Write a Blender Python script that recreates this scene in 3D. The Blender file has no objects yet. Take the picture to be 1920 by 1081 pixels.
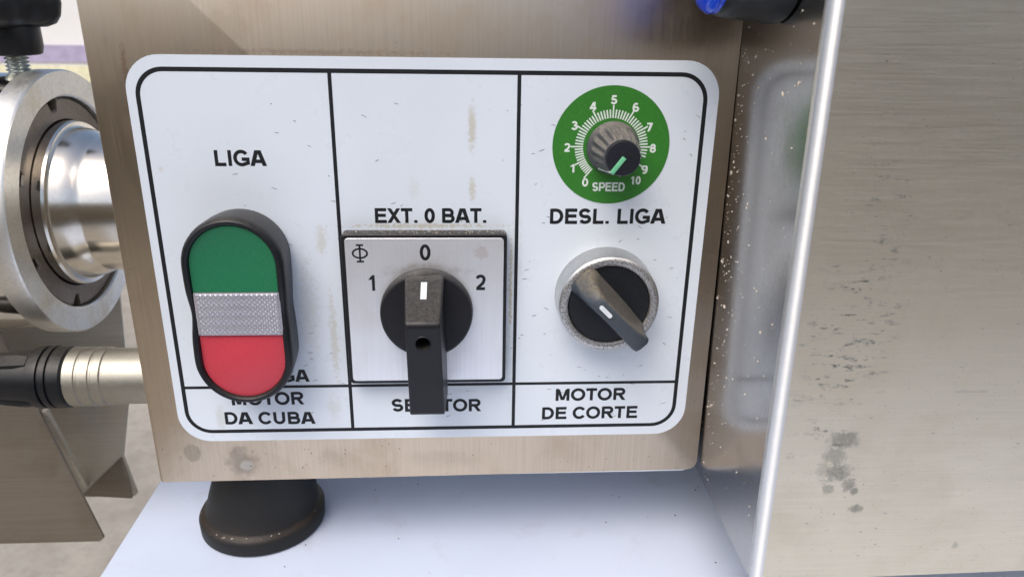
import bpy, bmesh, math, random
from mathutils import Vector, Matrix
random.seed(7)
S = bpy.context.scene
R = math.radians
K = 0.001                       # everything below is written in millimetres

# ------------------------------------------------------------------ camera
cam = bpy.data.objects.new('camera', bpy.data.cameras.new('camera'))
S.collection.objects.link(cam); S.camera = cam
cam.data.sensor_width = 36; cam.data.lens = 26.9
cam.data.clip_start = 0.005; cam.data.clip_end = 100
right, fwd, up = Vector((.9983, -.0561, .0154)), Vector((.0579, .9332, -.3546)), Vector((.0055, .3549, .9349))
m = Matrix((right, up, -fwd)).transposed().to_4x4(); m.translation = Vector((0, -213.93, 0))*K
cam.matrix_world = m
cam.data.dof.use_dof = True; cam.data.dof.focus_distance = 0.222; cam.data.dof.aperture_fstop = 26

# ------------------------------------------------------------------ sky, sun, exposure
SUN_EL, SUN_AZ = 56, 212        # azimuth clockwise from +Y: the sun stands in front of the machine
w = bpy.data.worlds.new("World"); S.world = w; w.use_nodes = True
nt = w.node_tree; bg = nt.nodes['Background']
sky = nt.nodes.new('ShaderNodeTexSky'); sky.sky_type = 'NISHITA'; sky.sun_disc = False
sky.dust_density = 4; sky.ozone_density = .6; sky.sun_elevation = R(SUN_EL); sky.sun_rotation = R(SUN_AZ)
nt.links.new(sky.outputs[0], bg.inputs[0]); bg.inputs[1].default_value = 0.15
sun = bpy.data.objects.new('sun', bpy.data.lights.new('sun', 'SUN')); S.collection.objects.link(sun)
sun.data.energy = 1.5; sun.data.angle = R(42); sun.data.color = (1, .98, .96)
az, el = R(SUN_AZ), R(SUN_EL)
sd = Vector((math.sin(az)*math.cos(el), math.cos(az)*math.cos(el), math.sin(el)))
sun.rotation_euler = (-sd).to_track_quat('-Z', 'Y').to_euler()
vs = S.view_settings; vs.view_transform = 'Standard'; vs.look = 'None'; vs.gamma = 1; vs.exposure = 0.27

# ------------------------------------------------------------------ material toolkit
class N:
    def __init__(s, name):
        s.m = bpy.data.materials.new(name); s.m.use_nodes = True
        s.t = s.m.node_tree; s.b = s.t.nodes['Principled BSDF']
        g = s.t.nodes.new('ShaderNodeNewGeometry'); s.g = g
        v = s.t.nodes.new('ShaderNodeVectorMath'); v.operation = 'SCALE'; v.inputs['Scale'].default_value = 1000
        s.t.links.new(g.outputs['Position'], v.inputs[0]); s.pos = v.outputs[0]      # position in mm
        x = s.t.nodes.new('ShaderNodeSeparateXYZ'); s.t.links.new(g.outputs['Normal'], x.inputs[0]); s.nz = x.outputs[2]
    def put(s, sock, val):
        i = s.b.inputs[sock]
        if isinstance(val, bpy.types.NodeSocket): s.t.links.new(val, i)
        else: i.default_value = (*val, 1) if isinstance(val, tuple) and len(val) == 3 and i.type == 'RGBA' else val
        return s
    def L(s, v, i):
        if isinstance(v, bpy.types.NodeSocket): s.t.links.new(v, i)
        elif i.type == 'RGBA' and len(v) == 3: i.default_value = (*v, 1)
        else: i.default_value = v
    def scl(s, v3, vec=None, off=(0, 0, 0)):
        n = s.t.nodes.new('ShaderNodeVectorMath'); n.operation = 'MULTIPLY_ADD'
        s.L(vec or s.pos, n.inputs[0]); n.inputs[1].default_value = v3
        n.inputs[2].default_value = tuple(o*q for o, q in zip(off, v3)); return n.outputs[0]
    def noise(s, v3=(1, 1, 1), det=4, rough=.55, dist=0, vec=None, off=(0, 0, 0)):
        n = s.t.nodes.new('ShaderNodeTexNoise'); s.t.links.new(s.scl(v3, vec, off), n.inputs['Vector'])
        n.inputs['Scale'].default_value = 1; n.inputs['Detail'].default_value = det
        n.inputs['Roughness'].default_value = rough; n.inputs['Distortion'].default_value = dist
        return n.outputs[0]
    def math(s, op, a, b=0., c=0., clamp=False):
        n = s.t.nodes.new('ShaderNodeMath'); n.operation = op; n.use_clamp = clamp
        s.L(a, n.inputs[0]); s.L(b, n.inputs[1]); s.L(c, n.inputs[2]); return n.outputs[0]
    def ramp(s, v, lo, hi, a=0., b=1.):
        n = s.t.nodes.new('ShaderNodeMapRange'); n.interpolation_type = 'SMOOTHSTEP'
        s.L(v, n.inputs[0])
        for i, q in enumerate((lo, hi, a, b)): n.inputs[i+1].default_value = q
        return n.outputs[0]
    def mix(s, f, a, b):
        n = s.t.nodes.new('ShaderNodeMix'); n.data_type = 'RGBA'
        s.L(f, n.inputs[0]); s.L(a, n.inputs[6]); s.L(b, n.inputs[7]); return n.outputs[2]
    def blob(s, cx, cz, rx, rz, soft=.5, nz=.5, freq=.6, ax=(0, 2)):
        """a stain of its own shape: an ellipse whose outline a noise eats into; 0..1"""
        q = [0, 0, 0]; q[ax[0]] = 1/rx; q[ax[1]] = 1/rz; o = [0, 0, 0]; o[ax[0]] = -cx; o[ax[1]] = -cz
        n = s.t.nodes.new('ShaderNodeVectorMath'); n.operation = 'LENGTH'
        s.t.links.new(s.scl(tuple(q), off=tuple(o)), n.inputs[0])
        d = s.math('ADD', n.outputs['Value'], s.math('MULTIPLY', s.math('SUBTRACT', s.noise((freq,)*3, 5, .65), .5), nz*4))
        return s.ramp(d, 1, 1-soft)
    def bump(s, h, strength=.3, dist=.1):
        n = s.t.nodes.new('ShaderNodeBump'); n.inputs['Strength'].default_value = strength
        n.inputs['Distance'].default_value = dist*K; s.L(h, n.inputs['Height']); s.t.links.new(n.outputs[0], s.b.inputs['Normal'])
        return s

def plastic(name, col, rough=.4, dust=.0,  dcol=(.20, .165, .115), speck=.5, bump=.25, var=.35, dlo=.15):
    n = N(name)
    grain = n.noise((2.2,)*3, 5, .7); fine = n.noise((9,)*3, 3, .7)
    c = n.mix(n.ramp(grain, .35, .7, 0, var), col, tuple(min(1, x*1.7+.012) for x in col))
    if dust:
        f = n.ramp(n.nz, dlo, .9)
        f = n.math('MULTIPLY', f, n.ramp(n.noise((.9,)*3, 8, .8), .25, .85))
        f = n.math('MULTIPLY', f, dust, clamp=True)
        c = n.mix(f, c, dcol)
    if speck:
        f = n.math('MULTIPLY', n.ramp(fine, .70, .76), n.ramp(n.noise((.35,)*3, 3), .45, .62))
        f = n.math('MULTIPLY', f, speck); c = n.mix(f, c, (.38, .33, .25))
    n.put('Base Color', c).put('Roughness', n.ramp(grain, .3, .7, rough-.06, rough+.12)).put('Specular IOR Level', .32)
    n.bump(fine, bump, .06); return n.m

def steel(name, col, rough, aniso=0., brush='z', tangent=None, dirt=.5, dark=(.30, .25, .19), extra=None, sharp=1.):
    n = N(name)
    v = {'z': (3.2, 3, .04), 'x': (.05, 1, 3.4), 'y': (1, .06, 6), 'n': (.8, .8, .8)}[brush]
    st = n.noise(v, 4, .75); st2 = n.noise(tuple(q*.23 for q in v), 2, .5)
    cloud = n.noise((.045, .045, .045), 6, .62, .4)
    spots = n.noise((.22, .22, .22), 5, .7)
    c = n.mix(n.ramp(st, .3, .7, 0, .45*sharp), col, tuple(q*.70 for q in col))
    c = n.mix(n.ramp(st2, .35, .65, 0, .25*sharp), c, tuple(min(1, q*1.12) for q in col))
    c = n.mix(n.ramp(cloud, .45, .72, 0, .5*dirt), c, tuple(q*d*2.2 for q, d in zip(col, dark)))
    c = n.mix(n.ramp(spots, .60, .74, 0, .35*dirt), c, tuple(q*.72 for q in col))
    rr = n.math('ADD', n.ramp(st, .25, .75, rough*.85, rough*1.2), n.ramp(cloud, .4, .7, 0, .10*dirt))
    if extra:
        for f, cc in extra(n):
            c = n.mix(f, c, cc)
            rr = n.math('ADD', rr, n.math('MULTIPLY', f, .12))
    n.put('Base Color', c).put('Metallic', 1.).put('Roughness', rr)
    if aniso:
        n.put('Anisotropic', aniso)
        t = n.t.nodes.new('ShaderNodeCombineXYZ')
        for i in range(3): t.inputs[i].default_value = tangent[i]
        n.t.links.new(t.outputs[0], n.b.inputs['Tangent'])
    n.bump(st, .12*sharp, .03); return n.m

M = {}
# front plate: grain runs up and down; stains with their own outlines near the bottom left corner
def plate_marks(n):
    out = [(n.math('MULTIPLY', n.blob(-72, -140, 6, 7, .7, .5, .25), .5), (.20, .18, .15)),
           (n.math('MULTIPLY', n.blob(-87.5, -136.5, 3, 3.6, .25, .12, .3), .45), (.28, .25, .19)),
           (n.math('MULTIPLY', n.blob(-71, -141.5, 2.6, 2.2, .4, .25, .5), .6), (.60, .57, .50)),
           (n.math('MULTIPLY', n.blob(-44, -139, 7, 5, .9, .55, .3), .30), (.34, .27, .20)),
           (n.math('MULTIPLY', n.blob(-8, -140, 16, 5, .9, .5, .2), .25), (.34, .28, .21)),
           (n.math('MULTIPLY', n.blob(-62, -8, 7, 6, .6, .45, .25), .14), (.27, .20, .13)),
           (n.math('MULTIPLY', n.blob(-40, -14.2, 42, 1.1, .9, .7, .8), .35), (.22, .13, .08)),
           (n.math('MULTIPLY', n.blob(-89.6, -19, 1.0, 8, .7, .6, .8), .6), (.22, .13, .08))]
    return out
M['plate'] = steel('brushed_steel_plate', (.57, .475, .365), .32, .45, 'z', (1, 0, 0), .65, extra=plate_marks)
def hood_marks(n):
    dash = n.noise((.13, .13, .75), 5, .7, .3); dash2 = n.noise((.5, .3, .5), 4, .7)
    f = n.math('MULTIPLY', n.ramp(dash, .51, .64), n.blob(92, -72, 15, 60, .9, .35, .08))
    f = n.math('MULTIPLY', f, n.ramp(dash2, .44, .60))
    g = n.math('MULTIPLY', n.ramp(n.noise((1.1, .5, 2.4), 3, .7), .66, .72), .6)
    out = [(n.math('MULTIPLY', f, .95), (.10, .095, .085)), (g, (.20, .19, .15))]
    tot = None
    for (cx, cz, rx, rz, k) in ((95.5, -103.8, 4.6, 3.4, .95), (93.6, -108, 3.4, 4.0, .75), (95, -113.5, 5, 3.4, 1), (91, -112, 2.4, 3, .45),
                                (98.6, -116.5, 2.4, 3, .9), (93.5, -118, 2, 1.8, .7), (100.5, -119, 1.4, 1.6, 1), (102, -124.5, 2.2, 1.7, 1), (132, -137, 1.4, 1.7, .6), (126, -90, 5, .5, .3)):
        q = n.math('MULTIPLY', n.blob(cx, cz, rx, rz, .6, .50, .38), k)
        tot = q if tot is None else n.math('MAXIMUM', tot, q)
    tot = n.math('MULTIPLY', tot, n.ramp(n.noise((.9,)*3, 5, .7), .2, .6, .45, 1))
    out.append((n.math('MULTIPLY', tot, .62), (.24, .235, .19)))
    return out
M['hood'] = steel('brushed_steel_hood', (.86, .765, .585), .32, .85, 'x', (0, 0, 1), .30, extra=hood_marks, sharp=.42)
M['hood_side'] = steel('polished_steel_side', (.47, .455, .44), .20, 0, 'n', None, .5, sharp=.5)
M['edge'] = steel('bright_steel_edge', (.80, .80, .80), .16, 0, 'z', None, .1, sharp=.4)
M['hood_edge'] = steel('bent_bright_steel', (.84, .84, .82), .42, .90, 'x', (0, 0, 1), .15, sharp=.3)
M['polished'] = steel('turned_polished_steel', (.72, .70, .66), .10, 0, 'n', None, .25, sharp=.4)
M['machined'] = steel('machined_warm_steel', (.78, .73, .64), .19, 0, 'n', None, .4, sharp=.5)
M['ringmetal'] = steel('worn_flange_steel', (.80, .79, .74), .42, 0, 'n', None, .9, dark=(.34, .28, .16))
M['darkring'] = steel('dark_grey_cast_ring', (.24, .21, .18), .45, 0, 'n', None, .7)
M['alu'] = steel('brushed_aluminium', (.93, .94, .96), .38, .6, 'z', (1, 0, 0), .25, sharp=.5,
    extra=lambda n: [(n.math('MULTIPLY', n.blob(4, -68.3, 2.4, 2.2, .4, .4, .8), .35), (.55, .42, .32)),
                     (n.math('MULTIPLY', n.blob(-12, -74, 15, 3, .8, .5, .5), .35), (.42, .38, .32))])
M['bezel'] = steel('pitted_satin_nickel', (.60, .60, .59), .34, 0, 'n', None, .4)
n = N('pitted_nickel_face')
pit = n.noise((1.9,)*3, 6, .8); big = n.noise((.4,)*3, 3)
c = n.mix(n.math('MULTIPLY', n.ramp(pit, .46, .57), n.ramp(big, .3, .6, .5, 1)), (.62, .61, .59), (.17, .155, .14))
n.put('Base Color', c).put('Metallic', .9).put('Roughness', .42); n.bump(pit, .4, .08); M['pit'] = n.m
M['nickel'] = steel('champagne_nickel', (.42, .40, .34), .46, 0, 'n', None, .3, sharp=.3)
M['chute'] = steel('dull_sheet_steel', (.31, .27, .22), .45, 0, 'x', None, .8)
M['chute2'] = steel('dull_sheet_steel_light', (.60, .56, .48), .45, 0, 'x', None, .5)
for k_, v_ in (('alu', .72), ('chute', .6), ('chute2', .1)): M[k_].node_tree.nodes['Principled BSDF'].inputs['Metallic'].default_value = v_
M['zinc'] = steel('zinc_thread', (.55, .58, .56), .30, 0, 'n', None, .3)

# white vinyl decal with adhesive stains
n = N('white_vinyl')
tone = n.noise((.03,)*3, 4, .5)
c = n.mix(n.ramp(tone, .35, .7, 0, .5), (.68, .735, .79), (.63, .675, .725))
for (cx, cz, rx, rz, k, nz) in ((1.5, -33.5, 1.6, 9, .62, .25), (1.5, -51, 1.4, 5, .55, .3), (-40.3, -97, 1.8, 18, .45, .45), (-42, -66, 2.2, 6, .40, .45),
                            (-77, -124, 2.4, 7, .30, .25), (-42, -121, 3.0, 6, .22, .4), (14, -70, 3, 18, .16, .5), (12.8, -82, .7, 20, .75, .55),
                            (-13, -61.8, 25, .9, .6, .6), (-84.2, -45.5, 1.0, 1.2, .3, .2), (-47, -88, 4, 20, .22, .6), (-15, -51, 2.5, 4, .16, .4)):
    c = n.mix(n.math('MULTIPLY', n.blob(cx, cz, rx, rz, .8, nz+.15, .8), k), c, (.47, .42, .28))
sp = n.math('MULTIPLY', n.ramp(n.noise((1.6,)*3, 3, .75), .695, .74), n.ramp(n.noise((.07,)*3, 2), .45, .6))
c = n.mix(n.math('MULTIPLY', sp, .55), c, (.22, .19, .14))
n.put('Base Color', c).put('Roughness', n.ramp(n.noise((.12,)*3, 4), .3, .7, .26, .40)).put('Specular IOR Level', .45)
n.bump(n.noise((.25,)*3, 4), .10, .15); M['vinyl'] = n.m
M['ink'] = plastic('black_print', (.007, .008, .010), .5, 0, speck=.12, bump=.05)
M['whiteink'] = plastic('white_print', (.62, .70, .62), .4, 0, speck=.25, bump=.05)
M['mark'] = plastic('white_marker_paint', (.62, .66, .68), .5, 0, speck=0, bump=.1)
n = N('green_dial_print'); c = n.mix(n.ramp(n.noise((1.5,)*3, 4, .7), .4, .75, 0, .5), (.030, .175, .020), (.050, .24, .035))
sp = n.ramp(n.noise((2.3,)*3, 2, .8, off=(9, 0, 0)), .73, .77)
c = n.mix(n.math('MULTIPLY', sp, .5), c, (.38, .45, .30)); n.put('Base Color', c).put('Roughness', .38); M['green_print'] = n.m
M['black'] = plastic('black_plastic', (.008, .008, .010), .36, .55, (.15, .135, .112))
M['black_clean'] = plastic('black_rubberised_plastic', (.007, .008, .010), .34, .25, speck=.2)
M['lever'] = plastic('charcoal_plastic', (.044, .054, .066), .42, 1.0, (.31, .24, .14), speck=.6, dlo=.38)
M['knobdust'] = plastic('dusty_fluted_plastic', (.065, .062, .072), .40, .75, (.36, .32, .25), speck=.8)
M['cap'] = plastic('smooth_black_cap', (.008, .009, .014), .45, 0, speck=.15)
M['rubber'] = plastic('dusty_black_rubber', (.010, .010, .010), .46, .45, (.14, .085, .045), speck=.5, bump=.4)
M['rubberrim'] = plastic('dirty_rubber_rim', (.026, .023, .021), .55, .7, (.16, .10, .05), speck=.5, bump=.5)
M['greenbtn'] = plastic('green_button_plastic', (.018, .155, .070), .26, 0, speck=.06, bump=.03, var=.06)
M['redbtn'] = plastic('red_button_plastic', (.50, .048, .068), .28, 0, speck=.06, bump=.03, var=.04)
M['pointer'] = plastic('mint_pointer', (.14, .44, .24), .45, 0, speck=.2)
n = N('prismatic_clear_lens'); n.put('Base Color', (.40, .39, .42)).put('Roughness', .30).put('Metallic', .45).put('Coat Weight', .5).put('Coat Roughness', .1); M['lens'] = n.m
n = N('lens_backing'); n.put('Base Color', (.40, .39, .41)).put('Roughness', .25).put('Metallic', .6); M['lensback'] = n.m
n = N('blue_lit_lens'); n.put('Base Color', (.004, .06, .70)).put('Roughness', .12).put('Emission Color', (.0, .10, 1.0)).put('Emission Strength', .04); M['blue'] = n.m
n = N('glossy_white_laminate')
c = n.mix(n.ramp(n.noise((.02,)*3, 4), .4, .7, 0, .6), (.56, .62, .74), (.52, .575, .69))
c = n.mix(n.ramp(n.noise((.055,)*3, 6, .7, .6), .54, .74, 0, .35), c, (.42, .43, .46))
sp = n.ramp(n.noise((.55,)*3, 2, .8), .73, .76); c = n.mix(n.math('MULTIPLY', sp, .6), c, (.25, .24, .25))
n.put('Base Color', c).put('Roughness', n.ramp(n.noise((.05,)*3, 4), .3, .7, .14, .24)); M['table'] = n.m
n = N('concrete'); a_ = n.noise((.006,)*3, 8, .65); b_ = n.noise((.06,)*3, 5, .7)
c = n.mix(n.ramp(a_, .3, .7), (.36, .33, .275), (.25, .225, .185)); c = n.mix(n.ramp(b_, .45, .75, 0, .5), c, (.20, .18, .155))
n.put('Base Color', c).put('Roughness', .85); n.bump(b_, .5, 2); M['concrete'] = n.m
def flat(name, col, rough=.7, fr=.02):
    n = N(name); f = n.noise((fr,)*3, 5, .6)
    n.put('Base Color', n.mix(n.ramp(f, .35, .7), col, tuple(q*.8 for q in col))).put('Roughness', rough); return n.m
M['whitewall'] = flat('white_painted_wall', (.90, .89, .87), .7, .0005); M['purple'] = flat('purple_band', (.45, .40, .56)); M['yellow'] = flat('yellow_band', (.84, .80, .55))
M['roof'] = flat('grey_roof_sheet', (.42, .40, .38)); M['post'] = flat('grey_paint', (.3, .3, .3)); M['backdrop'] = flat('ochre_render', (.30, .215, .12), .9, .002)
M['void'] = flat('dark_gap', (.01, .01, .01))
M['hair'] = flat('dark_lint', (.05, .035, .03)); M['crumb'] = flat('pale_crumb', (.52, .46, .38), .6, 2)

# ------------------------------------------------------------------ mesh toolkit (mm)
class B:
    def __init__(s): s.bm = bmesh.new()
    def poly(s, pts): 
        vs_ = [s.bm.verts.new(p) for p in pts]; s.bm.faces.new(vs_); return s
    def loops(s, loops, cap0=True, cap1=True, close=True):
        rows = [[s.bm.verts.new(p) for p in l] for l in loops]; k = len(rows[0])
        for a, b in zip(rows, rows[1:]):
            for i in range(k if close else k-1):
                j = (i+1) % k; s.bm.faces.new((a[i], a[j], b[j], b[i]))
        if cap0: s.bm.faces.new(rows[0][::-1])
        if cap1: s.bm.faces.new(rows[-1])
        return s
    def box(s, x0, x1, y0, y1, z0, z1):
        return s.loops([[(x0, y0, z), (x1, y0, z), (x1, y1, z), (x0, y1, z)] for z in (z0, z1)])
    def prism(s, pts, y0, y1):                # outline in XZ, extruded along Y
        return s.loops([[(x, y, z) for x, z in pts] for y in (y0, y1)])
    def lathe(s, c, axis, prof, seg=64, mod=None, cap0=True, cap1=True):   # prof: (radius, distance along axis)
        L = []
        for r, t in prof:
            ring = []
            for i in range(seg):
                a = 2*math.pi*i/seg; rr = r*(mod(a, r, t) if mod else 1); u, v = rr*math.cos(a), rr*math.sin(a)
                ring.append({'x': (c[0]+t, c[1]+u, c[2]+v), 'y': (c[0]+u, c[1]+t, c[2]+v), 'z': (c[0]+u, c[1]+v, c[2]+t)}[axis])
            L.append(ring)
        return s.loops(L, cap0, cap1)
    def bevel(s, w, seg=2, ang=30):
        s.bm.normal_update()
        bmesh.ops.recalc_face_normals(s.bm, faces=s.bm.faces)
        es = [e for e in s.bm.edges if len(e.link_faces) == 2 and e.calc_face_angle(0) > R(ang)]
        bmesh.ops.bevel(s.bm, geom=es, offset=w, segments=seg, profile=.5, affect='EDGES', clamp_overlap=True); return s
    def build(s, name, mat, parent=None, smooth=True, ang=38, recalc=True, **props):
        bm = s.bm
        if recalc: bmesh.ops.recalc_face_normals(bm, faces=bm.faces)
        bm.normal_update()
        if smooth:
            for f in bm.faces: f.smooth = True
            for e in bm.edges:
                if len(e.link_faces) == 2 and e.calc_face_angle(0) > R(ang): e.smooth = False
        co = [v.co for v in bm.verts]
        lo = Vector([min(c[i] for c in co) for i in range(3)]); hi = Vector([max(c[i] for c in co) for i in range(3)])
        cen = (lo+hi)/2; cen.z = lo.z if parent is None else cen.z
        bmesh.ops.translate(bm, verts=bm.verts, vec=-cen); bmesh.ops.scale(bm, verts=bm.verts, vec=(K, K, K))
        me = bpy.data.meshes.new(name); bm.to_mesh(me); bm.free()
        for mm in (mat if isinstance(mat, (list, tuple)) else [mat]): me.materials.append(M[mm] if isinstance(mm, str) else mm)
        o = bpy.data.objects.new(name, me); S.collection.objects.link(o)
        w_ = cen*K
        if parent is not None: o.parent = parent; o.location = w_ - wloc(parent)
        else: o.location = w_
        for k_, v_ in props.items(): o[k_] = v_
        return o
def wloc(o):
    l = Vector(o.location)
    while o.parent: o = o.parent; l += Vector(o.location)
    return l
def thing(name, loc, label, cat, group=None):
    o = bpy.data.objects.new(name, None); S.collection.objects.link(o); o.location = Vector(loc)*K
    o.empty_display_size = .02; o['label'] = label; o['category'] = cat
    if group: o['group'] = group
    return o
def rrect(x0, x1, z0, z1, r, n=10):
    pts = []
    for cx, cz, a0 in ((x1-r, z1-r, 0), (x0+r, z1-r, 90), (x0+r, z0+r, 180), (x1-r, z0+r, 270)):
        pts += [(cx+r*math.cos(R(a0+90*i/n)), cz+r*math.sin(R(a0+90*i/n))) for i in range(n+1)]
    return pts
def ribbon(b, path, wd, y, closed=False):
    """flat stroke of width wd along a path in XZ, mitred, lying in the plane y"""
    P = [Vector(p) for p in path]
    Q = [P[0]]
    for p in P[1:]:
        if (p-Q[-1]).length > 1e-4: Q.append(p)
    P = Q; k = len(P); Lp, Rp = [], []
    for i in range(k):
        if closed: a, c = P[i-1], P[(i+1) % k]
        else: a, c = P[max(i-1, 0)], P[min(i+1, k-1)]
        d1 = (P[i]-a).normalized() if (P[i]-a).length else (c-P[i]).normalized()
        d2 = (c-P[i]).normalized() if (c-P[i]).length else d1
        n1 = Vector((-d1.y, d1.x)); n2 = Vector((-d2.y, d2.x)); nn = (n1+n2)
        if nn.length < 1e-4: nn = n1
        nn.normalize(); k_ = min(1/max(nn.dot(n1), .35), 2.2)
        Lp.append(P[i]+nn*wd/2*k_); Rp.append(P[i]-nn*wd/2*k_)
    for i in range(k if closed else k-1):
        j = (i+1) % k
        b.poly([(Rp[i].x, y, Rp[i].y), (Rp[j].x, y, Rp[j].y), (Lp[j].x, y, Lp[j].y), (Lp[i].x, y, Lp[i].y)])

# ------------------------------------------------------------------ lettering: a bold grotesque drawn stroke by stroke
def arc(cx, cy, rx, ry, a0, a1, n=14): return [(cx+rx*math.cos(R(a0+(a1-a0)*i/n)), cy+ry*math.sin(R(a0+(a1-a0)*i/n))) for i in range(n+1)]
H_ = .095
# each glyph: advance, list of strokes (polyline) or ('s', x0,y0,x1,y1) slanted stroke cut level with the line
G = {
 'L': (.853, [[(.2, 1), (.2, H_), (.80, H_)]]),
 'I': (.388, [[(.194, 1), (.194, 0)]]),
 'G': (1.087, [arc(.54, .5, .40, .415, 38, 300, 22)+[(.93, .19), (.93, .43), (.55, .43)]]),
 'A': (1.008, [('s', .115, 0, .44, 1), ('s', .893, 0, .568, 1), [(.26, .30), (.75, .30)]]),
 'E': (.932, [[(.88, 1-H_), (.2, 1-H_), (.2, H_), (.90, H_)], [(.2, .52), (.84, .52)]]),
 'X': (.932, [('s', .13, 0, .79, 1), ('s', .80, 0, .14, 1)]),
 'T': (.853, [[(.03, 1-H_), (.823, 1-H_)], [(.4265, 1-H_), (.4265, 0)]]),
 '.': (.388, [[(.194, 0), (.194, .19)]]),
 ' ': (.388, []),
 'B': (1.008, [[(.2, H_), (.58, H_)]+arc(.62, .30, .23, .205, -90, 90, 10)+[(.2, .505)], [(.2, .52), (.55, .52)]+arc(.58, .70, .21, .205, -90, 90, 10)+[(.2, 1-H_)], [(.2, 0), (.2, 1)]]),
 'D': (1.008, [[(.2, 0), (.2, 1)], [(.2, H_), (.45, H_)]+arc(.48, .5, .38, .405, -90, 90, 16)+[(.2, 1-H_)]]),
 'S': (.932, [arc(.47, .70, .29, .215, 20, 200, 10)+arc(.47, .64, .27, .155, 205, 270, 5)+[(.52, .47)]+arc(.50, .30, .29, .205, 70, -165, 14)]),
 'O': (1.087, [arc(.543, .5, .415, .415, 0, 360, 30)]),
 'M': (1.163, [[(.19, 0), (.19, 1)], [(.973, 0), (.973, 1)], ('s', .27, .94, .56, .06), ('s', .893, .94, .603, .06)]),
 'R': (1.008, [[(.2, 0), (.2, 1)], [(.2, 1-H_), (.60, 1-H_)]+arc(.62, .70, .22, .205, 90, -90, 10)+[(.2, .495)], ('s', .86, 0, .56, .45)]),
 'C': (1.008, [arc(.53, .5, .39, .415, 35, 325, 24)]),
 'U': (1.008, [[(.2, 1), (.2, .40)]+arc(.504, .385, .304, .29, 180, 360, 14)+[(.808, 1)]]),
 'P': (.932, [[(.2, 0), (.2, 1)], [(.2, 1-H_), (.58, 1-H_)]+arc(.60, .67, .23, .235, 90, -90, 10)+[(.2, .435)]]),
 '0': (.777, [arc(.388, .5, .25, .41, 0, 360, 24)]),
 '1': (.777, [[(.45, 0), (.45, 1)], ('s', .18, .70, .40, .93)]),
 '2': (.777, [arc(.39, .70, .24, .21, 165, -20, 12)+[(.55, .46), (.17, .12)], [(.1, H_), (.69, H_)]]),
 '3': (.777, [arc(.38, .715, .22, .19, 160, -80, 10)+[(.34, .52)], [(.34, .54)]+arc(.39, .30, .25, .21, 80, -165, 12)]),
 '4': (.777, [[(.53, 0), (.53, 1)], [(.02, .28), (.74, .28)], ('s', .12, .28, .49, .98)]),
 '5': (.777, [[(.66, 1-H_), (.26, 1-H_), (.17, .48)], [(.19, .50)]+arc(.38, .32, .26, .23, 120, -165, 14)]),
 '6': (.777, [arc(.40, .5, .26, .41, 50, 180, 12)+arc(.40, .31, .26, .22, 180, 540, 20)]),
 '7': (.777, [[(.08, 1-H_), (.70, 1-H_)], ('s', .28, 0, .60, .93)]),
 '8': (.777, [arc(.39, .72, .20, .19, 0, 360, 16), arc(.39, .30, .245, .215, 0, 360, 18)]),
 '9': (.777, [arc(.38, .5, .26, .41, -130, 0, 12)+arc(.38, .69, .26, .22, 0, 360, 20)]),
 'Φ': (1.1, [arc(.55, .5, .38, .28, 0, 360, 24), [(.55, -.02), (.55, 1.02)], [(.36, .0), (.74, .0)], [(.36, 1.0), (.74, 1.0)]]),
}
G['6'] = (.777, [arc(.40, .5, .26, .41, 50, 180, 12)+[(.14, .31)], arc(.40, .31, .26, .22, 0, 360, 20)])
G['9'] = (.777, [arc(.38, .5, .26, .41, -130, 0, 12)+[(.64, .69)], arc(.38, .69, .26, .22, 0, 360, 20)])
def text(b, s, x0, x1, z0, z1, y, wt=.225, z0r=None):
    """set s between x0 and x1, feet on z0, height z1-z0; strokes stacked 4 microns apart; z0r lets the line rise or fall"""
    tot = sum(G[ch][0] for ch in s) - .2; sx = (x1-x0)/tot; h = z1-z0; dz = 0 if z0r is None else z0r-z0
    x = x0-.1*sx; k = 0
    for ch in s:
        adv, strokes = G[ch]
        for st in strokes:
            yy = y - .004*(k % 4); k += 1
            if st[0] == 's':
                _, a, c, d, e = st; wx = wt*(.56 if ch != 'M' else .44)*1.08
                q = [(a-wx, c), (a+wx, c), (d+wx, e), (d-wx, e)]
                q = [(x+p*sx, z0+v*h+dz*(x-x0)/(x1-x0)) for p, v in q]
                b.poly([(p, yy, v) for p, v in q])
            else:
                P = [(x+p*sx, z0+v*h+dz*(x-x0)/(x1-x0)) for p, v in st]
                cl = len(P) > 8 and (Vector(P[0])-Vector(P[-1])).length < 1e-3
                ribbon(b, P[:-1] if cl else P, wt*(sx+h)/2 if ch != 'Φ' else .11*h, yy, cl)
        x += adv*sx
    return b

# ================================================================== SETTING
B().box(-12000, 12000, -12000, 12000, -1100, -930).build('ground', 'concrete', kind='structure')
front = thing('unseen_reflector_wall', (0, -3100, -930), 'added brown wall behind the viewer, out of view, to be mirrored in the steel', 'wall')
B().box(-6000, 6000, -3250, -3000, -930, 700).build('wall_face', 'backdrop', front)  # out-of-view wall, added to give the steel a brown reflection
wall = thing('painted_wall', (0, 5500, -930), 'overexposed white wall with purple and yellow bands in the far background', 'wall')
B().box(-9000, 4000, 5500, 5650, -930, 1300).build('wall_face', 'whitewall', wall)
B().box(-9000, 4000, 5490, 5499, -468, -352).build('purple_band', 'purple', wall)
B().box(-9000, 4000, 5490, 5499, -600, -490).build('yellow_band', 'yellow', wall)

# ================================================================== TABLE
T = thing('table', (240, 100, -930), 'glossy white table carrying the control box and the large steel hood', 'table')
tt = B().box(-122, 700, -235, 520, -205, -180).bevel(1.5, 3).build('table_top', 'table', T)
for x in (-70, 640):
    for y in (-180, 460):
        B().box(x-20, x+20, y-20, y+20, -930, -205.5).bevel(2).build('table_leg', 'post', T)

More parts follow.
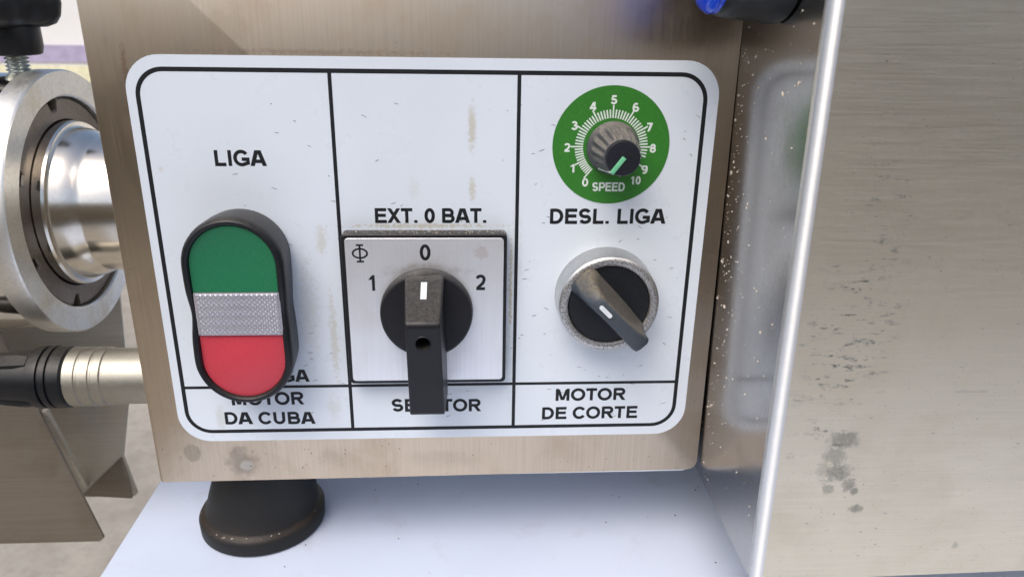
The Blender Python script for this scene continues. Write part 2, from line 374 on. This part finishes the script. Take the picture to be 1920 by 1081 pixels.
# ================================================================== CONTROL BOX
CB = thing('control_box', (-11, 60, -180), 'brushed stainless steel control box with white switch decal on black rubber foot', 'control panel')
pl = [(-99.2, 26), (-98.9, -146.7), (-98.2, -147.4), (-20, -147.0), (73.0, -146.3), (74.4, -145.9), (75.4, -145.0), (76.0, -143.6), (74.1, 26)]
B().prism(pl, 0, 1.5).bevel(.35, 2, 60).build('front_plate', 'plate', CB)
# the left cut edge of the plate, ground bright
hp = [(-98.3, 24), (-98.1, -147.3), (-20, -147.9), (72.0, -147.9), (74.2, -146.7), (75.3, -144.5), (73.2, 24)]
B().prism(hp, 1.52, 150).bevel(.5, 2, 60).build('housing', 'edge', CB)
foot = B().lathe((-75, 23.8, -180), 'z', [(20.6, 0), (21.7, .8), (21.9, 5.2), (21.2, 6.4), (20.2, 7.0), (19.6, 7.8), (18.6, 14), (17.2, 22), (15.4, 30), (15.2, 32.4)], 72)
for v in foot.bm.verts: v.co.x += max(0, v.co.z+173)*.135
foot.build('rubber_foot', 'rubber', CB, label='tapered black rubber foot dusted with brown crumbs')

dec = B().prism(rrect(-90.2, 69.9, -132.2, -15.2, 9.6), -.14, -.02).build('decal', 'vinyl', CB, ang=30, label='white vinyl decal with black border and lettering')
Y = -.16
b = B(); ribbon(b, rrect(-87.3, 66.2, -128.7, -18.9, 7.2), 1.2, Y, True); b.build('border_line', 'ink', dec, recalc=False)
b = B()
for x in (-36.6, 14.35): ribbon(b, [(x, -19.4), (x, -128.2)], 1.05, Y-.006)
ribbon(b, [(-86.8, -113.2), (65.7, -113.2)], .95, Y-.012); b.build('divider_line', 'ink', dec, recalc=False)
for s, x0, x1, z0, z1, zr in (('LIGA', -69.3, -55.8, -44.6, -40.2, None), ('EXT. 0 BAT.', -26.3, 5.4, -60.9, -56.6, None), ('DESL. LIGA', 24.0, 57.5, -61.2, -56.7, None),
        ('DESLIGA', -74.6, -49.3, -111.6, -107.4, None), ('MOTOR', -73.1, -51.4, -119.5, -115.1, None), ('DA CUBA', -75.9, -48.6, -126.2, -121.9, -126.5),
        ('SELETOR', -23.9, 3.7, -122.5, -118.1, -122.9), ('MOTOR', 27.8, 49.8, -119.5, -115.2, None), ('DE CORTE', 23.6, 54.1, -126.1, -121.8, None)):
    text(B(), s, x0, x1, z0, z1, Y, z0r=zr).build('lettering', 'ink', dec, recalc=False)

# ---- round green speed scale
GC = (40.55, -38.5)
disc = B().lathe((GC[0], -.26, GC[1]), 'y', [(16.6, 0), (16.6, .11)], 96).build('speed_scale', 'green_print', CB, label='round green speed scale printed zero to ten')
b = B(); ang = {0: 140.5, 1: 117, 2: 90, 3: 60, 4: 30, 5: 0, 6: -30, 7: -60, 8: -90, 9: -121, 10: -151}
TC = (40.6, -38.75)
for i in range(11):
    for j in range(6 if i < 10 else 1):
        a = R(90 + ang[i] + (0 if i == 10 else (ang[i+1]-ang[i])*j/6))
        r1 = 11.55 if j == 0 else 10.35
        if i == 8 and j > 3: r1 = 9.3
        if i == 9: r1 = 10.9 if j == 0 else 8.9
        if i == 10: r1 = 9.4
        ribbon(b, [(TC[0]+8.0*math.cos(a), TC[1]+8.0*math.sin(a)), (TC[0]+r1*math.cos(a), TC[1]+r1*math.sin(a))], .42, -.275)
b.build('scale_ticks', 'whiteink', disc, recalc=False)
for s, x, z in (('0', 33.7, -48.9), ('1', 30.0, -44.9), ('2', 28.1, -39.0), ('3', 29.9, -32.9), ('4', 34.9, -27.6), ('5', 40.6, -25.8), ('6', 46.8, -27.8), ('7', 51.1, -33.2), ('8', 52.5, -39.1), ('9', 50.6, -45.2), ('10', 48.2, -48.3)):
    wd = 1.45 if len(s) == 1 else 2.7
    text(B(), s, x-wd/2, x+wd/2, z-1.2, z+1.2, -.275, .22).build('numeral', 'whiteink', disc, recalc=False)
text(B(), 'SPEED', 35.9, 45.1, -51.5, -48.9, -.275).build('lettering', 'whiteink', disc, recalc=False)

# ---- small fluted speed knob
kc = (41.0, 0, -38.95)
flute = lambda a, r, t: 1 + (.085*math.cos(16*a) if -13.4 < t < -3 else 0)
kn = B().lathe(kc, 'y', [(7.2, -.3), (7.45, -.8), (7.4, -1.4), (6.9, -2.2), (6.45, -3.0), (6.15, -4.2), (5.7, -8), (5.15, -13), (4.9, -14.2), (4.75, -14.6), (3.8, -14.6)], 128, flute
     ).build('speed_knob', 'knobdust', CB, ang=50, label='small dusty fluted knob with smooth black cap')
B().lathe(kc, 'y', [(4.3, -14.3), (4.62, -14.8), (4.62, -15.9), (4.45, -16.2), (4.1, -16.25), (0.4, -16.2)], 64).build('knob_cap', 'cap', kn)
d = Vector((-.60, -.80)); q = Vector((.80, -.60))*.62; c0 = Vector((kc[0], kc[2]))
p = [c0-d*.4+q, c0-d*.4-q, c0+d*4.9-q, c0+d*4.9+q]
b = B().loops([[(v.x, y, v.y) for v in p] for y in (-16.15, -16.55)]); b.bevel(.12, 2); b.build('pointer', 'pointer', kn)
q2 = q*.45; A0, A1 = c0+d*4.85, c0+d*7.0
b = B().loops([[(A0.x+q2.x, -16.3, A0.y+q2.y), (A0.x-q2.x, -16.3, A0.y-q2.y), (A1.x-q2.x, -3.0, A1.y-q2.y), (A1.x+q2.x, -3.0, A1.y+q2.y)],
               [(A0.x+q2.x-d.x, -14.6, A0.y+q2.y-d.y), (A0.x-q2.x-d.x, -14.6, A0.y-q2.y-d.y), (A1.x-q2.x-d.x*1.5, -2.6, A1.y-q2.y-d.y*1.5), (A1.x+q2.x-d.x*1.5, -2.6, A1.y+q2.y-d.y*1.5)]])
b.build('pointer_line', 'whiteink', kn)

# ---- twin push button: green over red with clear lens between
bx, bz, hw, hl = -64.3, -84.1, 13.9, 28.1
def stad(off, n=30):
    out = []; r = hw+off; L = hl-hw
    for i in range(n+1): a = math.pi*i/n; out.append((r*math.cos(a), L+r*math.sin(a)))
    for i in range(1, 16): out.append((-r, L-2*L*i/16))
    for i in range(n+1): a = math.pi+math.pi*i/n; out.append((r*math.cos(a), -L+r*math.sin(a)))
    for i in range(1, 16): out.append((r, -L+2*L*i/16))
    res = []
    for u, v in out:
        g = math.exp(-((v+.5)/5.0)**2); res.append((u*(1-.035*g), v))
    return res
def dip(v): return 1.3*math.exp(-((v+.5)/6.0)**2)
prof = [(-.7, -.15, 0), (-.6, -1.2, 0), (-.3, -4, 0), (0, -10.2, .5), (-.15, -11.8, 1), (-.7, -12.8, 1), (-1.35, -13.1, 1), (-1.9, -12.8, 1), (-2.15, -12.1, 1), (-2.2, -9, .3)]
b = B().loops([[(bx+u, y+dip(v)*k, bz+v) for u, v in stad(o)] for o, y, k in prof])
bez = b.build('push_button', 'black_clean', CB, ang=60, label='tall oval twin push button with black rim, green above red')
def half_w(v, off=-2.3):
    r = hw+off; L = hl-hw; a = abs(v)-L
    wv = r if a <= 0 else math.sqrt(max(r*r-a*a, 0)); return wv*(1-.035*math.exp(-((v+.5)/5.0)**2))
def cap(v0, v1, name, mat, depth):
    rows = []; nu, nv = 24, 28
    for j in range(nv+1):
        s_ = j/nv; v = v0+(v1-v0)*(math.sin(s_*math.pi/2) if abs(v1) > abs(v0) else s_); wv = max(half_w(v), .02)
        rows.append([(bx+wv*(-1+2*i/nu), depth(-1+2*i/nu, v), bz+v) for i in range(nu+1)])
    b = B(); R_ = [[b.bm.verts.new(p) for p in r] for r in rows]
    for a, c in zip(R_, R_[1:]):
        for i in range(nu): b.bm.faces.new((a[i], a[i+1], c[i+1], c[i]))
    rim = [R_[0][i] for i in range(nu+1)]+[r[-1] for r in R_[1:]]+[R_[-1][i] for i in range(nu-1, -1, -1)]+[r[0] for r in R_[-2:0:-1]]
    low = [b.bm.verts.new((v.co.x, -8.5, v.co.z)) for v in rim]
    for i in range(len(rim)): j = (i+1) % len(rim); b.bm.faces.new((rim[i], low[i], low[j], rim[j]))
    return b.build(name, mat, bez, ang=50)
cap(6.6, hl-2.3, 'green_button', 'greenbtn', lambda u, v: -11.7+.5*(1-u*u)*math.sin(math.pi*min(1, (v-6.6)/19)) - .5*((v-6.6)/19)**2)
cap(-6.6, -(hl-2.3), 'red_button', 'redbtn', lambda u, v: -11.4-.9*(1-u*u)*math.sin(math.pi*min(1, (-v-6.6)/19)) - .3*((-v-6.6)/19)**2)
B().box(bx-11.9, bx+11.9, -11.6, -8.6, bz-6.5, bz+6.5).build('lens_backing', 'lensback', bez)
b = B(); nu, nv = 100, 50; W_, HH = 11.75, 6.35
def lensy(i, j):
    u, v = -1+2*i/nu, -1+2*j/nv; X, Z = u*W_, v*HH
    edge = max(0, abs(X)-(W_-.55))+max(0, abs(Z)-(HH-.4))
    p1 = abs(((X+Z)/1.4) % 1-.5)*2; p2 = abs(((X-Z)/1.4) % 1-.5)*2
    prism = 0 if edge > 0 else .36*min(p1, p2)
    return (bx+X+.25, -12.3-prism+edge*.35, bz+Z+.1)
R_ = [[b.bm.verts.new(lensy(i, j)) for i in range(nu+1)] for j in range(nv+1)]
for a, c in zip(R_, R_[1:]):
    for i in range(nu): b.bm.faces.new((a[i], a[i+1], c[i+1], c[i]))
rim = R_[0][:]+[r[-1] for r in R_[1:]]+R_[-1][-2::-1]+[r[0] for r in R_[-2:0:-1]]
low = [b.bm.verts.new((v.co.x, -11.63, v.co.z)) for v in rim]
for i in range(len(rim)): j = (i+1) % len(rim); b.bm.faces.new((rim[i], low[i], low[j], rim[j]))
b.bm.faces.new(low)
b.build('clear_lens', 'lens', bez, ang=12)

# ---- square cam switch with drop handle
sx, sz = -12.2, -86.5
fr = B().prism(rrect(sx-23.6, sx+23.6, sz-23.6, sz+23.6, 1.3, 4), -4.9, -.15).bevel(.45, 3, 60).build('selector_switch', 'black', CB, label='square cam switch with aluminium face and long black drop handle')
al = B().prism(rrect(sx-22.5, sx+22.6, sz-22.5, sz+22.5, 1.0, 4), -5.12, -4.6).bevel(.08, 1, 60).build('face_plate', 'alu', fr)
text(B(), '0', -13.3, -10.8, -70.6, -65.8, -5.14, .20).build('numeral', 'ink', al, recalc=False)
text(B(), '1', -28.4, -26.3, -79.8, -75.0, -5.14, .20).build('numeral', 'ink', al, recalc=False)
text(B(), '2', 2.5, 5.0, -79.8, -75.0, -5.14, .20).build('numeral', 'ink', al, recalc=False)
text(B(), 'Φ', -32.9, -28.1, -70.9, -66.0, -5.14).build('emblem', 'ink', al, recalc=False)
dk = B().lathe((sx+.2, 0, sz+.1), 'y', [(13.2, -5.2), (13.55, -5.5), (13.5, -6.6), (13.2, -8.2), (12.8, -8.6), (12.4, -8.65), (.5, -8.4)], 96).build('knob_disc', 'black', fr, ang=50)
# handle: wedge rising from the disc's upper rim to a ridge, then a long flat face hanging past the plate
hx = -12.1
side = [(-73.6, -8.3), (-74.6, -10.6), (-82.0, -24.0), (-83.2, -24.4), (-111.8, -20.6), (-112.6, -19.6), (-112.3, -8.6), (-111.2, -7.8), (-99.5, -8.0)]
def wid(y): return 4.75+max(0, (24-abs(y)))*.055
b = B().loops([[(hx+s_*wid(y)+(z+83)*-.012, y, z) for z, y in side] for s_ in (-1, 1)])
b.bevel(.55, 3, 25)
hd = b.build('handle', 'black', fr, ang=42)
# pin hole in the handle: a dark sunk bore with a rim
def fy(z): return -24.4+(-83.2-z)*(3.8/28.6)
hz_ = -88.3
b = B(); rings = []
for r, dy in ((2.45, -.05), (2.35, -.16), (2.1, -.14), (2.0, .3)):
    rings.append([(hx-.1+r*math.cos(2*math.pi*i/32), fy(hz_+r*math.sin(2*math.pi*i/32))+dy, hz_+r*math.sin(2*math.pi*i/32)) for i in range(32)])
b.loops(rings, False, False); b.build('hole_rim', 'black_clean', fr)
# bore cut into the handle
bore = B().lathe((hx-.1, -27, hz_), 'y', [(2.05, 0), (2.05, 14)], 32).build('bore_cutter', 'black', fr)
bpy.context.view_layer.update()
md = hd.modifiers.new('bore', 'BOOLEAN'); md.operation = 'DIFFERENCE'; md.object = bore; md.solver = 'EXACT'
bpy.context.view_layer.update()
dg = bpy.context.evaluated_depsgraph_get(); nm = bpy.data.meshes.new_from_object(hd.evaluated_get(dg)); hd.modifiers.clear(); hd.data = nm; nm.name = 'handle'
for p_ in nm.polygons: p_.use_smooth = p_.area < 15e-6
bpy.data.objects.remove(bore)
def slope(t): return (-74.6-7.4*t, -10.6-13.4*t)      # t runs up the dusty slope
b = B(); L = []
for dy in (.0, -.14):
    z0, y0 = slope(.06); z1, y1 = slope(.46); nn = Vector((1.0, -.552)).normalized()
    L.append([(hx-.95, y0+dy*.5, z0-dy*.9), (hx+.75, y0+dy*.5, z0-dy*.9), (hx+.75, y1+dy*.5, z1-dy*.9), (hx-.95, y1+dy*.5, z1-dy*.9)])
b.loops(L); b.build('marker', 'mark', fr)

# ---- round two-position selector with nickel bezel
rx, rz = 41.0, -82.9
rb = B().lathe((rx, 0, rz), 'y', [(14.6, -.15), (14.9, -.9), (14.75, -2.2), (14.75, -8.6), (14.6, -9.7), (14.2, -10.0), (14.0, -9.8)], 96, cap1=False).build('rotary_switch', 'bezel', CB, ang=40, label='round rotary switch in pitted nickel bezel, charcoal lever turned to lower right')
B().lathe((rx, 0, rz), 'y', [(14.12, -9.9), (13.9, -10.08), (12.2, -9.95), (11.97, -9.7), (11.95, -7)], 96, cap0=False, cap1=False).build('bezel_face', 'pit', rb, ang=60)
B().lathe((rx, 0, rz), 'y', [(11.95, -7.2), (11.9, -9.0), (11.6, -9.35), (11, -9.4), (.4, -9.4)], 96).build('switch_insert', 'black_clean', rb, ang=40)
lv = B(); dv = Vector((.707, -.707)); nv_ = Vector((.707, .707)); L = []
#   t along, half width at foot, half width at top, top height
secs = [(-12.5, 3.0, 1.4, 10.6), (-12.2, 3.9, 2.0, 12.2), (-11.4, 4.5, 2.5, 15.4), (-10.2, 4.7, 2.7, 18.4), (-9.0, 4.6, 2.6, 20.3), (-7.8, 4.5, 2.45, 21.3), (-6, 4.4, 2.3, 21.9), (0, 4.2, 2.25, 22.2), (5, 3.9, 2.4, 22.2), (8, 3.6, 2.6, 22.0), (10.5, 3.4, 2.75, 21.6), (11.9, 3.1, 2.6, 20.8), (12.8, 2.5, 2.1, 19.4), (13.3, 1.6, 1.4, 17.6)]
for t, w0, w1, h in secs:
    base = 9.2 if abs(t) < 11.6 else 11.0 if t > 0 else 9.3
    hh = h-base
    ring = [(-w0, 0), (-w0*.86, hh*.22), (-(w0*.25+w1*.75)*.92, hh*.55), (-w1, hh*.86), (-w1*.88, hh*.95), (-w1*.6, hh), (w1*.6, hh), (w1*.88, hh*.95), (w1, hh*.86), ((w0*.25+w1*.75)*.92, hh*.55), (w0*.86, hh*.22), (w0, 0)]
    L.append([(rx-.3+dv.x*t+nv_.x*u, -(base+v), rz+.1+dv.y*t+nv_.y*u) for u, v in ring])
lv.loops(L); lever = lv.build('lever', 'lever', rb, ang=62)
b = B(); L = []
c1 = Vector((rx-.3, rz+.1))
for dy in (-22.1, -22.5):
    ring = []
    for k_ in range(20):
        a = 2*math.pi*k_/20; u = .62*math.cos(a); v = .62*math.sin(a); v += 1.7 if v > 0 else -1.7
        p_ = c1+dv*(v-4.2)+nv_*u*1.0; ring.append((p_.x, dy+.006*0, p_.y))
    L.append(ring)
b.loops(L); b.build('marker', 'mark', rb)

# ================================================================== HOOD ON THE RIGHT
HD = thing('machine_hood', (170, 50, -180), 'large brushed steel machine hood with rounded bright vertical edge right of control box', 'machine hood')
x0, yf, r = 76.9, -51.2, 3.0
side_pts = [(x0, 160), (x0, yf+r)]
arc_pts = [(x0+r-r*math.cos(R(a)), yf+r-r*math.sin(R(a))) for a in range(0, 91, 10)]
def sheet(b, pts, za, zb, th=1.5):
    n_ = len(pts); inner = []
    for i, p in enumerate(pts):
        a = Vector(pts[max(i-1, 0)]); c = Vector(pts[min(i+1, n_-1)]); d_ = (c-a).normalized(); inner.append((p[0]-d_.y*th, p[1]+d_.x*th))
    loop = pts+inner[::-1]
    return b.loops([[(x, y, z) for x, y in loop] for z in (za, zb)])
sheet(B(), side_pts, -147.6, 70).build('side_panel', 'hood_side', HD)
sheet(B(), arc_pts, -147.6, 70).build('rounded_edge', 'hood_edge', HD)
sheet(B(), [(x0+r, yf), (300, yf)], -147.6, 70).build('front_panel', 'hood', HD)
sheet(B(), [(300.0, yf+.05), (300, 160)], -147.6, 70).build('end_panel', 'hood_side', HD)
B().box(x0+1.6, 298.4, yf+1.6, 160, -146.5, -144).build('bottom_panel', 'chute2', HD)
B().box(x0+1.6, 298.4, yf+1.6, 160, 66, 69).build('top_panel', 'chute2', HD)
for fx in (120, 270):
    B().lathe((fx, 100, -180), 'z', [(20.6, 0), (21.7, .8), (21.9, 5.2), (19.6, 7.0), (17.0, 22), (16.3, 33.4)], 48).build('rubber_foot', 'rubber', HD)
HD.rotation_euler.y = R(-.95); HD.location += Vector((.4, 0, 1.5))*K
# round push button standing out of the hood's left side
pc = (x0, -23.5, 13.8)
pb = B().lathe(pc, 'x', [(17, -.1), (17.2, -3), (16.6, -6), (15.8, -13), (15.2, -15), (14.2, -16), (15.0, -16.5), (14.7, -16.2)], 72).build('round_button', 'black_clean', HD, ang=40, label='round black push button with lit blue lens, cut off by the top edge')
B().lathe(pc, 'x', [(14.8, -14.8), (14.8, -16.6), (14.0, -17.8), (11.5, -19.0), (7, -19.8), (2, -20.2), (.3, -20.25)], 64).build('blue_lens', 'blue', pb)

# ================================================================== GRINDER HEAD AT LEFT
hc = (-140.8, 66.5, -72.3)
GH = thing('grinder_head', (-180, 66.5, -118), 'polished steel cylinder head with bolted ring flange left of the control box', 'machine head')
B().lathe(hc, 'x', [(45.0, -125), (45.6, -124), (45.6, -9), (45.2, -8.2)], 128).build('barrel', 'polished', GH)
B().lathe(hc, 'x', [(38, -8), (46.3, -8), (46.9, -7.4), (46.9, -.8), (46.3, 0), (38.4, 0), (37.8, -.6), (37.6, -6)], 128, cap0=False, cap1=False).build('ring_flange', 'ringmetal', GH)
def notch(a, r, t):
    d_ = min(abs((a-R(k_)+math.pi) % (2*math.pi)-math.pi) for k_ in (152, 200, 250, 20, 95, 320)); return 1-(.10 if r > 36 and d_ < R(4.0) else 0)
B().lathe(hc, 'x', [(37.4, -8), (37.3, -2.2), (36.6, -1.6), (30, -1.6), (29.6, -5)], 180, notch, cap1=False).build('seal_ring', 'darkring', GH)
B().lathe(hc, 'x', [(37.9, -6.2), (20, -6.2)], 96, cap0=False, cap1=False).build('ring_recess', 'void', GH)
B().lathe(hc, 'x', [(29.4, -6), (29.5, 1.6), (29.0, 2.4), (27.8, 2.6), (27.3, 3.0), (26.6, 5.6), (25.9, 7.8), (25.1, 9.4), (24.6, 10.4), (24.2, 11.6), (24.2, 20), (23.9, 20.6), (23.9, 44)], 128).build('drive_shaft', 'machined', GH, ang=30)
st = B(); turns = 7; seg = 24
L = []
for j in range(turns*8+1):
    z = -28+j*1.25/8*1.0; rr = 3.45+.42*math.cos(2*math.pi*j/8); L.append([(-153+rr*math.cos(2*math.pi*i/seg), 66.5+rr*math.sin(2*math.pi*i/seg), z) for i in range(seg)])
st.loops(L); st.build('threaded_stud', 'zinc', GH, ang=60)
KN = B().lathe((-153, 66.5, 0), 'z', [(7.6, -20.6), (8.3, -20.2), (8.9, -18), (8.9, -8.6), (8.7, -8)], 48).build('star_knob', 'black_clean', GH, label='black star knob on a threaded stud')
lobes = lambda a, r, t: 1+.17*math.cos(5*(a-R(0)))
B().lathe((-153, 66.5, 0), 'z', [(8, -11.6), (10.5, -11.5), (13.0, -10.4), (14.5, -8), (15.3, -4), (15.0, 0), (13.8, 3.2), (11, 4.6), (3, 4.8)], 120, lobes).build('knob_grip', 'black_clean', KN, ang=60)

# ================================================================== CABLE PLUG
px_, py_, pz_ = 0, 23, -120.6
PG = thing('cable_plug', (-130, 23, -131), 'round cable plug with champagne metal shell and black boot at lower left', 'plug')
B().lathe((0, py_, pz_), 'x', [(9.2, -131.5), (9.9, -131.0), (9.9, -127.6), (9.5, -127.3), (9.5, -126.7), (9.9, -126.4), (9.9, -123.2), (9.5, -122.9), (9.5, -122.3), (9.9, -122), (9.9, -119.6), (9.4, -119.2), (9.3, -98.5)], 72).build('metal_shell', 'nickel', PG, ang=25)
B().lathe((0, py_, pz_), 'x', [(8.9, -143.0), (10.2, -142.6), (10.5, -140), (10.4, -139.2), (9.7, -139), (9.7, -138.3), (10.5, -138.1), (10.5, -136.4), (9.8, -136.2), (9.8, -135.6), (10.5, -135.4), (10.3, -132), (9.2, -131.2)], 72).build('ribbed_collar', 'black_clean', PG, ang=25)
boot = B().lathe((0, py_, pz_), 'x', [(5.0, -200), (5.2, -176), (6.2, -170), (7.6, -160), (8.8, -150), (9.3, -143)], 72).build('boot', 'black_clean', PG)
for a in (60, 180, -55):
    ca, sa = -math.cos(R(a)), math.sin(R(a)); L = []
    for t, rr, w_ in ((-143.2, 9.6, 2.2), (-147, 9.9, 2.6), (-153, 9.3, 2.5), (-158, 8.5, 1.8), (-161, 7.7, .6)):
        tx, tz = -sa, ca
        L.append([(t, py_+ca*(rr-1.4)+tx*w_, pz_+sa*(rr-1.4)+tz*w_), (t, py_+ca*rr+tx*w_*.8, pz_+sa*rr+tz*w_*.8), (t, py_+ca*rr-tx*w_*.8, pz_+sa*rr-tz*w_*.8), (t, py_+ca*(rr-1.4)-tx*w_, pz_+sa*(rr-1.4)-tz*w_)])
    B().loops(L).build('boot_rib', 'black_clean', PG)
# cable beyond the boot
b = B(); L = []
for i in range(15):
    t = i/14; x = -196-120*t; z = pz_-60*t*t; L.append([(x, py_+3.4*math.cos(2*math.pi*k_/20), z+3.4*math.sin(2*math.pi*k_/20)) for k_ in range(20)])
b.loops(L).build('cable', 'black_clean', PG)

# ================================================================== SHEET METAL CHUTE, LOWER LEFT
CH = thing('steel_chute', (-200, 80, -216), 'dull folded sheet steel chute beside the table at lower left', 'chute')
def sheetpoly(name, mat, pts, th=1.5):
    v = [Vector(p) for p in pts]; nrm = (v[1]-v[0]).cross(v[2]-v[0]).normalized()*th
    return B().loops([[tuple(p) for p in v], [tuple(p+nrm) for p in v]]).bevel(.3, 2, 40).build(name, mat, CH)
sheetpoly('front_sheet', 'chute', [(-330, 60, -216.3), (-155.2, 60, -216.3), (-153.2, 60, -214.6), (-176, 60, -118), (-330, 60, -118)])
sheetpoly('rear_sheet', 'chute2', [(-215, 100, -222.5), (-157.6, 100, -222.5), (-156, 100, -221), (-159.2, 100, -200.5), (-152, 100, -170), (-148, 100, -120), (-215, 100, -120)])
sheetpoly('folded_flap', 'chute', [(-181, 99.4, -221.5), (-157.2, 96.5, -221.5), (-159.6, 99.4, -200.5)])
B().loops([[(-165.5+dx, 59, -154), (-163.7+dx, 59, -154), (-163.7+dx, 61.2, -154), (-165.5+dx, 61.2, -154)] if k_ == 0 else [(-157+dx, 97, -216), (-155.2+dx, 97, -216), (-155.2+dx, 99, -216), (-157+dx, 99, -216)] for k_, dx in ((0, -1.5), (1, -22))]).build('fold_edge', 'chute2', CH)

# ================================================================== LINT AND CRUMBS
def lint(n_, area, y, ln, wd, mat, name, dirs=(0, 360), dens=None, thick=.03):
    b = B()
    for _ in range(n_):
        while True:
            x = random.uniform(area[0], area[1]); z = random.uniform(area[2], area[3])
            if dens is None or random.random() < dens(x, z): break
        a = R(random.uniform(*dirs)); l = ln*random.uniform(.3, 1.5); P = []; cu = random.uniform(-1.6, 1.6)
        k_ = 5
        for i in range(k_):
            P.append((x, z)); x += math.cos(a)*l/k_; z += math.sin(a)*l/k_; a += cu/k_+random.uniform(-.35, .35)
        ws = [wd*q_*random.uniform(.6, 1.2) for q_ in (.15, .8, 1, .7, .12)]
        Lp = []
        for i, (p0, p1) in enumerate(P):
            dx, dz_ = (P[min(i+1, k_-1)][0]-P[max(i-1, 0)][0]), (P[min(i+1, k_-1)][1]-P[max(i-1, 0)][1]); ll = math.hypot(dx, dz_) or 1
            nx, nz = -dz_/ll*ws[i]/2, dx/ll*ws[i]/2
            Lp.append([(p0-nx, y, p1-nz), (p0+nx, y, p1+nz), (p0, y-thick-ws[i]*.4, p1)])
        b.loops(Lp)
    return b
lint(140, (-84, 64, -127, -22), -.15, 1.7, .14, 'hair', 'lint', (-25, 30), lambda x, z: .25+.75*(x > 14)+.3*(x > -50)).build('lint', 'hair', kind='stuff')
lint(60, (-98, 74, -146, 0), -.03, .5, .22, 'hair', 'specks', (-30, 30), lambda x, z: 1 if (z < -133 or x > 71) else .02).build('dirt_specks', 'hair', kind='stuff')
# crumbs stuck to the side of the hood (built flat, then stood against the side)
b = B()
for _ in range(300):
    y = random.uniform(-46, -1.5); z = -146+146*random.random()**.75; s_ = random.choice((.08, .12, .15, .2, .25, .38))*random.uniform(.6, 1.1)
    if random.random() < .5: y = -1.5-abs(random.gauss(0, 9)); 
    if y < -46: continue
    a0 = random.uniform(0, 6.28); k_ = random.choice((5, 6)); el_ = random.choice((1, 1.3, 2))
    hx_ = x0+.4-(z+180)*.01658-.02
    ring = [(y+s_*math.cos(a0)*el_*math.cos(6.28*i/k_)-s_*math.sin(a0)*math.sin(6.28*i/k_), z+s_*math.sin(a0)*el_*math.cos(6.28*i/k_)+s_*math.cos(a0)*math.sin(6.28*i/k_)) for i in range(k_)]
    b.loops([[(hx_+.05, p, q_) for p, q_ in ring], [(hx_-s_*.7, y+(p-y)*.5, z+(q_-z)*.5) for p, q_ in ring]])
b.build('crumbs', 'crumb', kind='stuff', smooth=False)
lint(70, (84, 180, -140, -5), -51.75, .9, .16, 'hair', 'flecks', (-12, 12), lambda x, z: 1 if x < 110 else .3).build('dark_flecks', 'hair', kind='stuff')
# crumbs along ledges: top of the switch frame, foot rim, handle ridge
b = B()
def crumb(x, y, z, s_):
    a0 = random.uniform(0, 6.28)
    b.loops([[(x+s_*math.cos(a0+6.28*i/5), y+s_*math.sin(a0+6.28*i/5), z) for i in range(5)], [(x+s_*.5*math.cos(a0+6.28*i/5), y+s_*.5*math.sin(a0+6.28*i/5), z+s_*.7) for i in range(5)]])
for _ in range(150): crumb(random.uniform(-35, 11), random.uniform(-4.4, -.3), sz+23.6, random.uniform(.06, .22))
for _ in range(22):
    a = random.uniform(3.3, 6.1); rr = random.uniform(19.4, 21.2); crumb(-75+rr*math.cos(a), 23.8+rr*math.sin(a), -173.4+(21.2-rr)*.35, random.uniform(.08, .3))
b.build('ledge_crumbs', 'crumb', kind='stuff', smooth=False)
b = B()
for _ in range(110): crumb(random.uniform(-100, 300), random.uniform(-80, 60), -180, random.uniform(.12, .4))
b.build('table_crumbs', 'hair', kind='stuff', smooth=False)
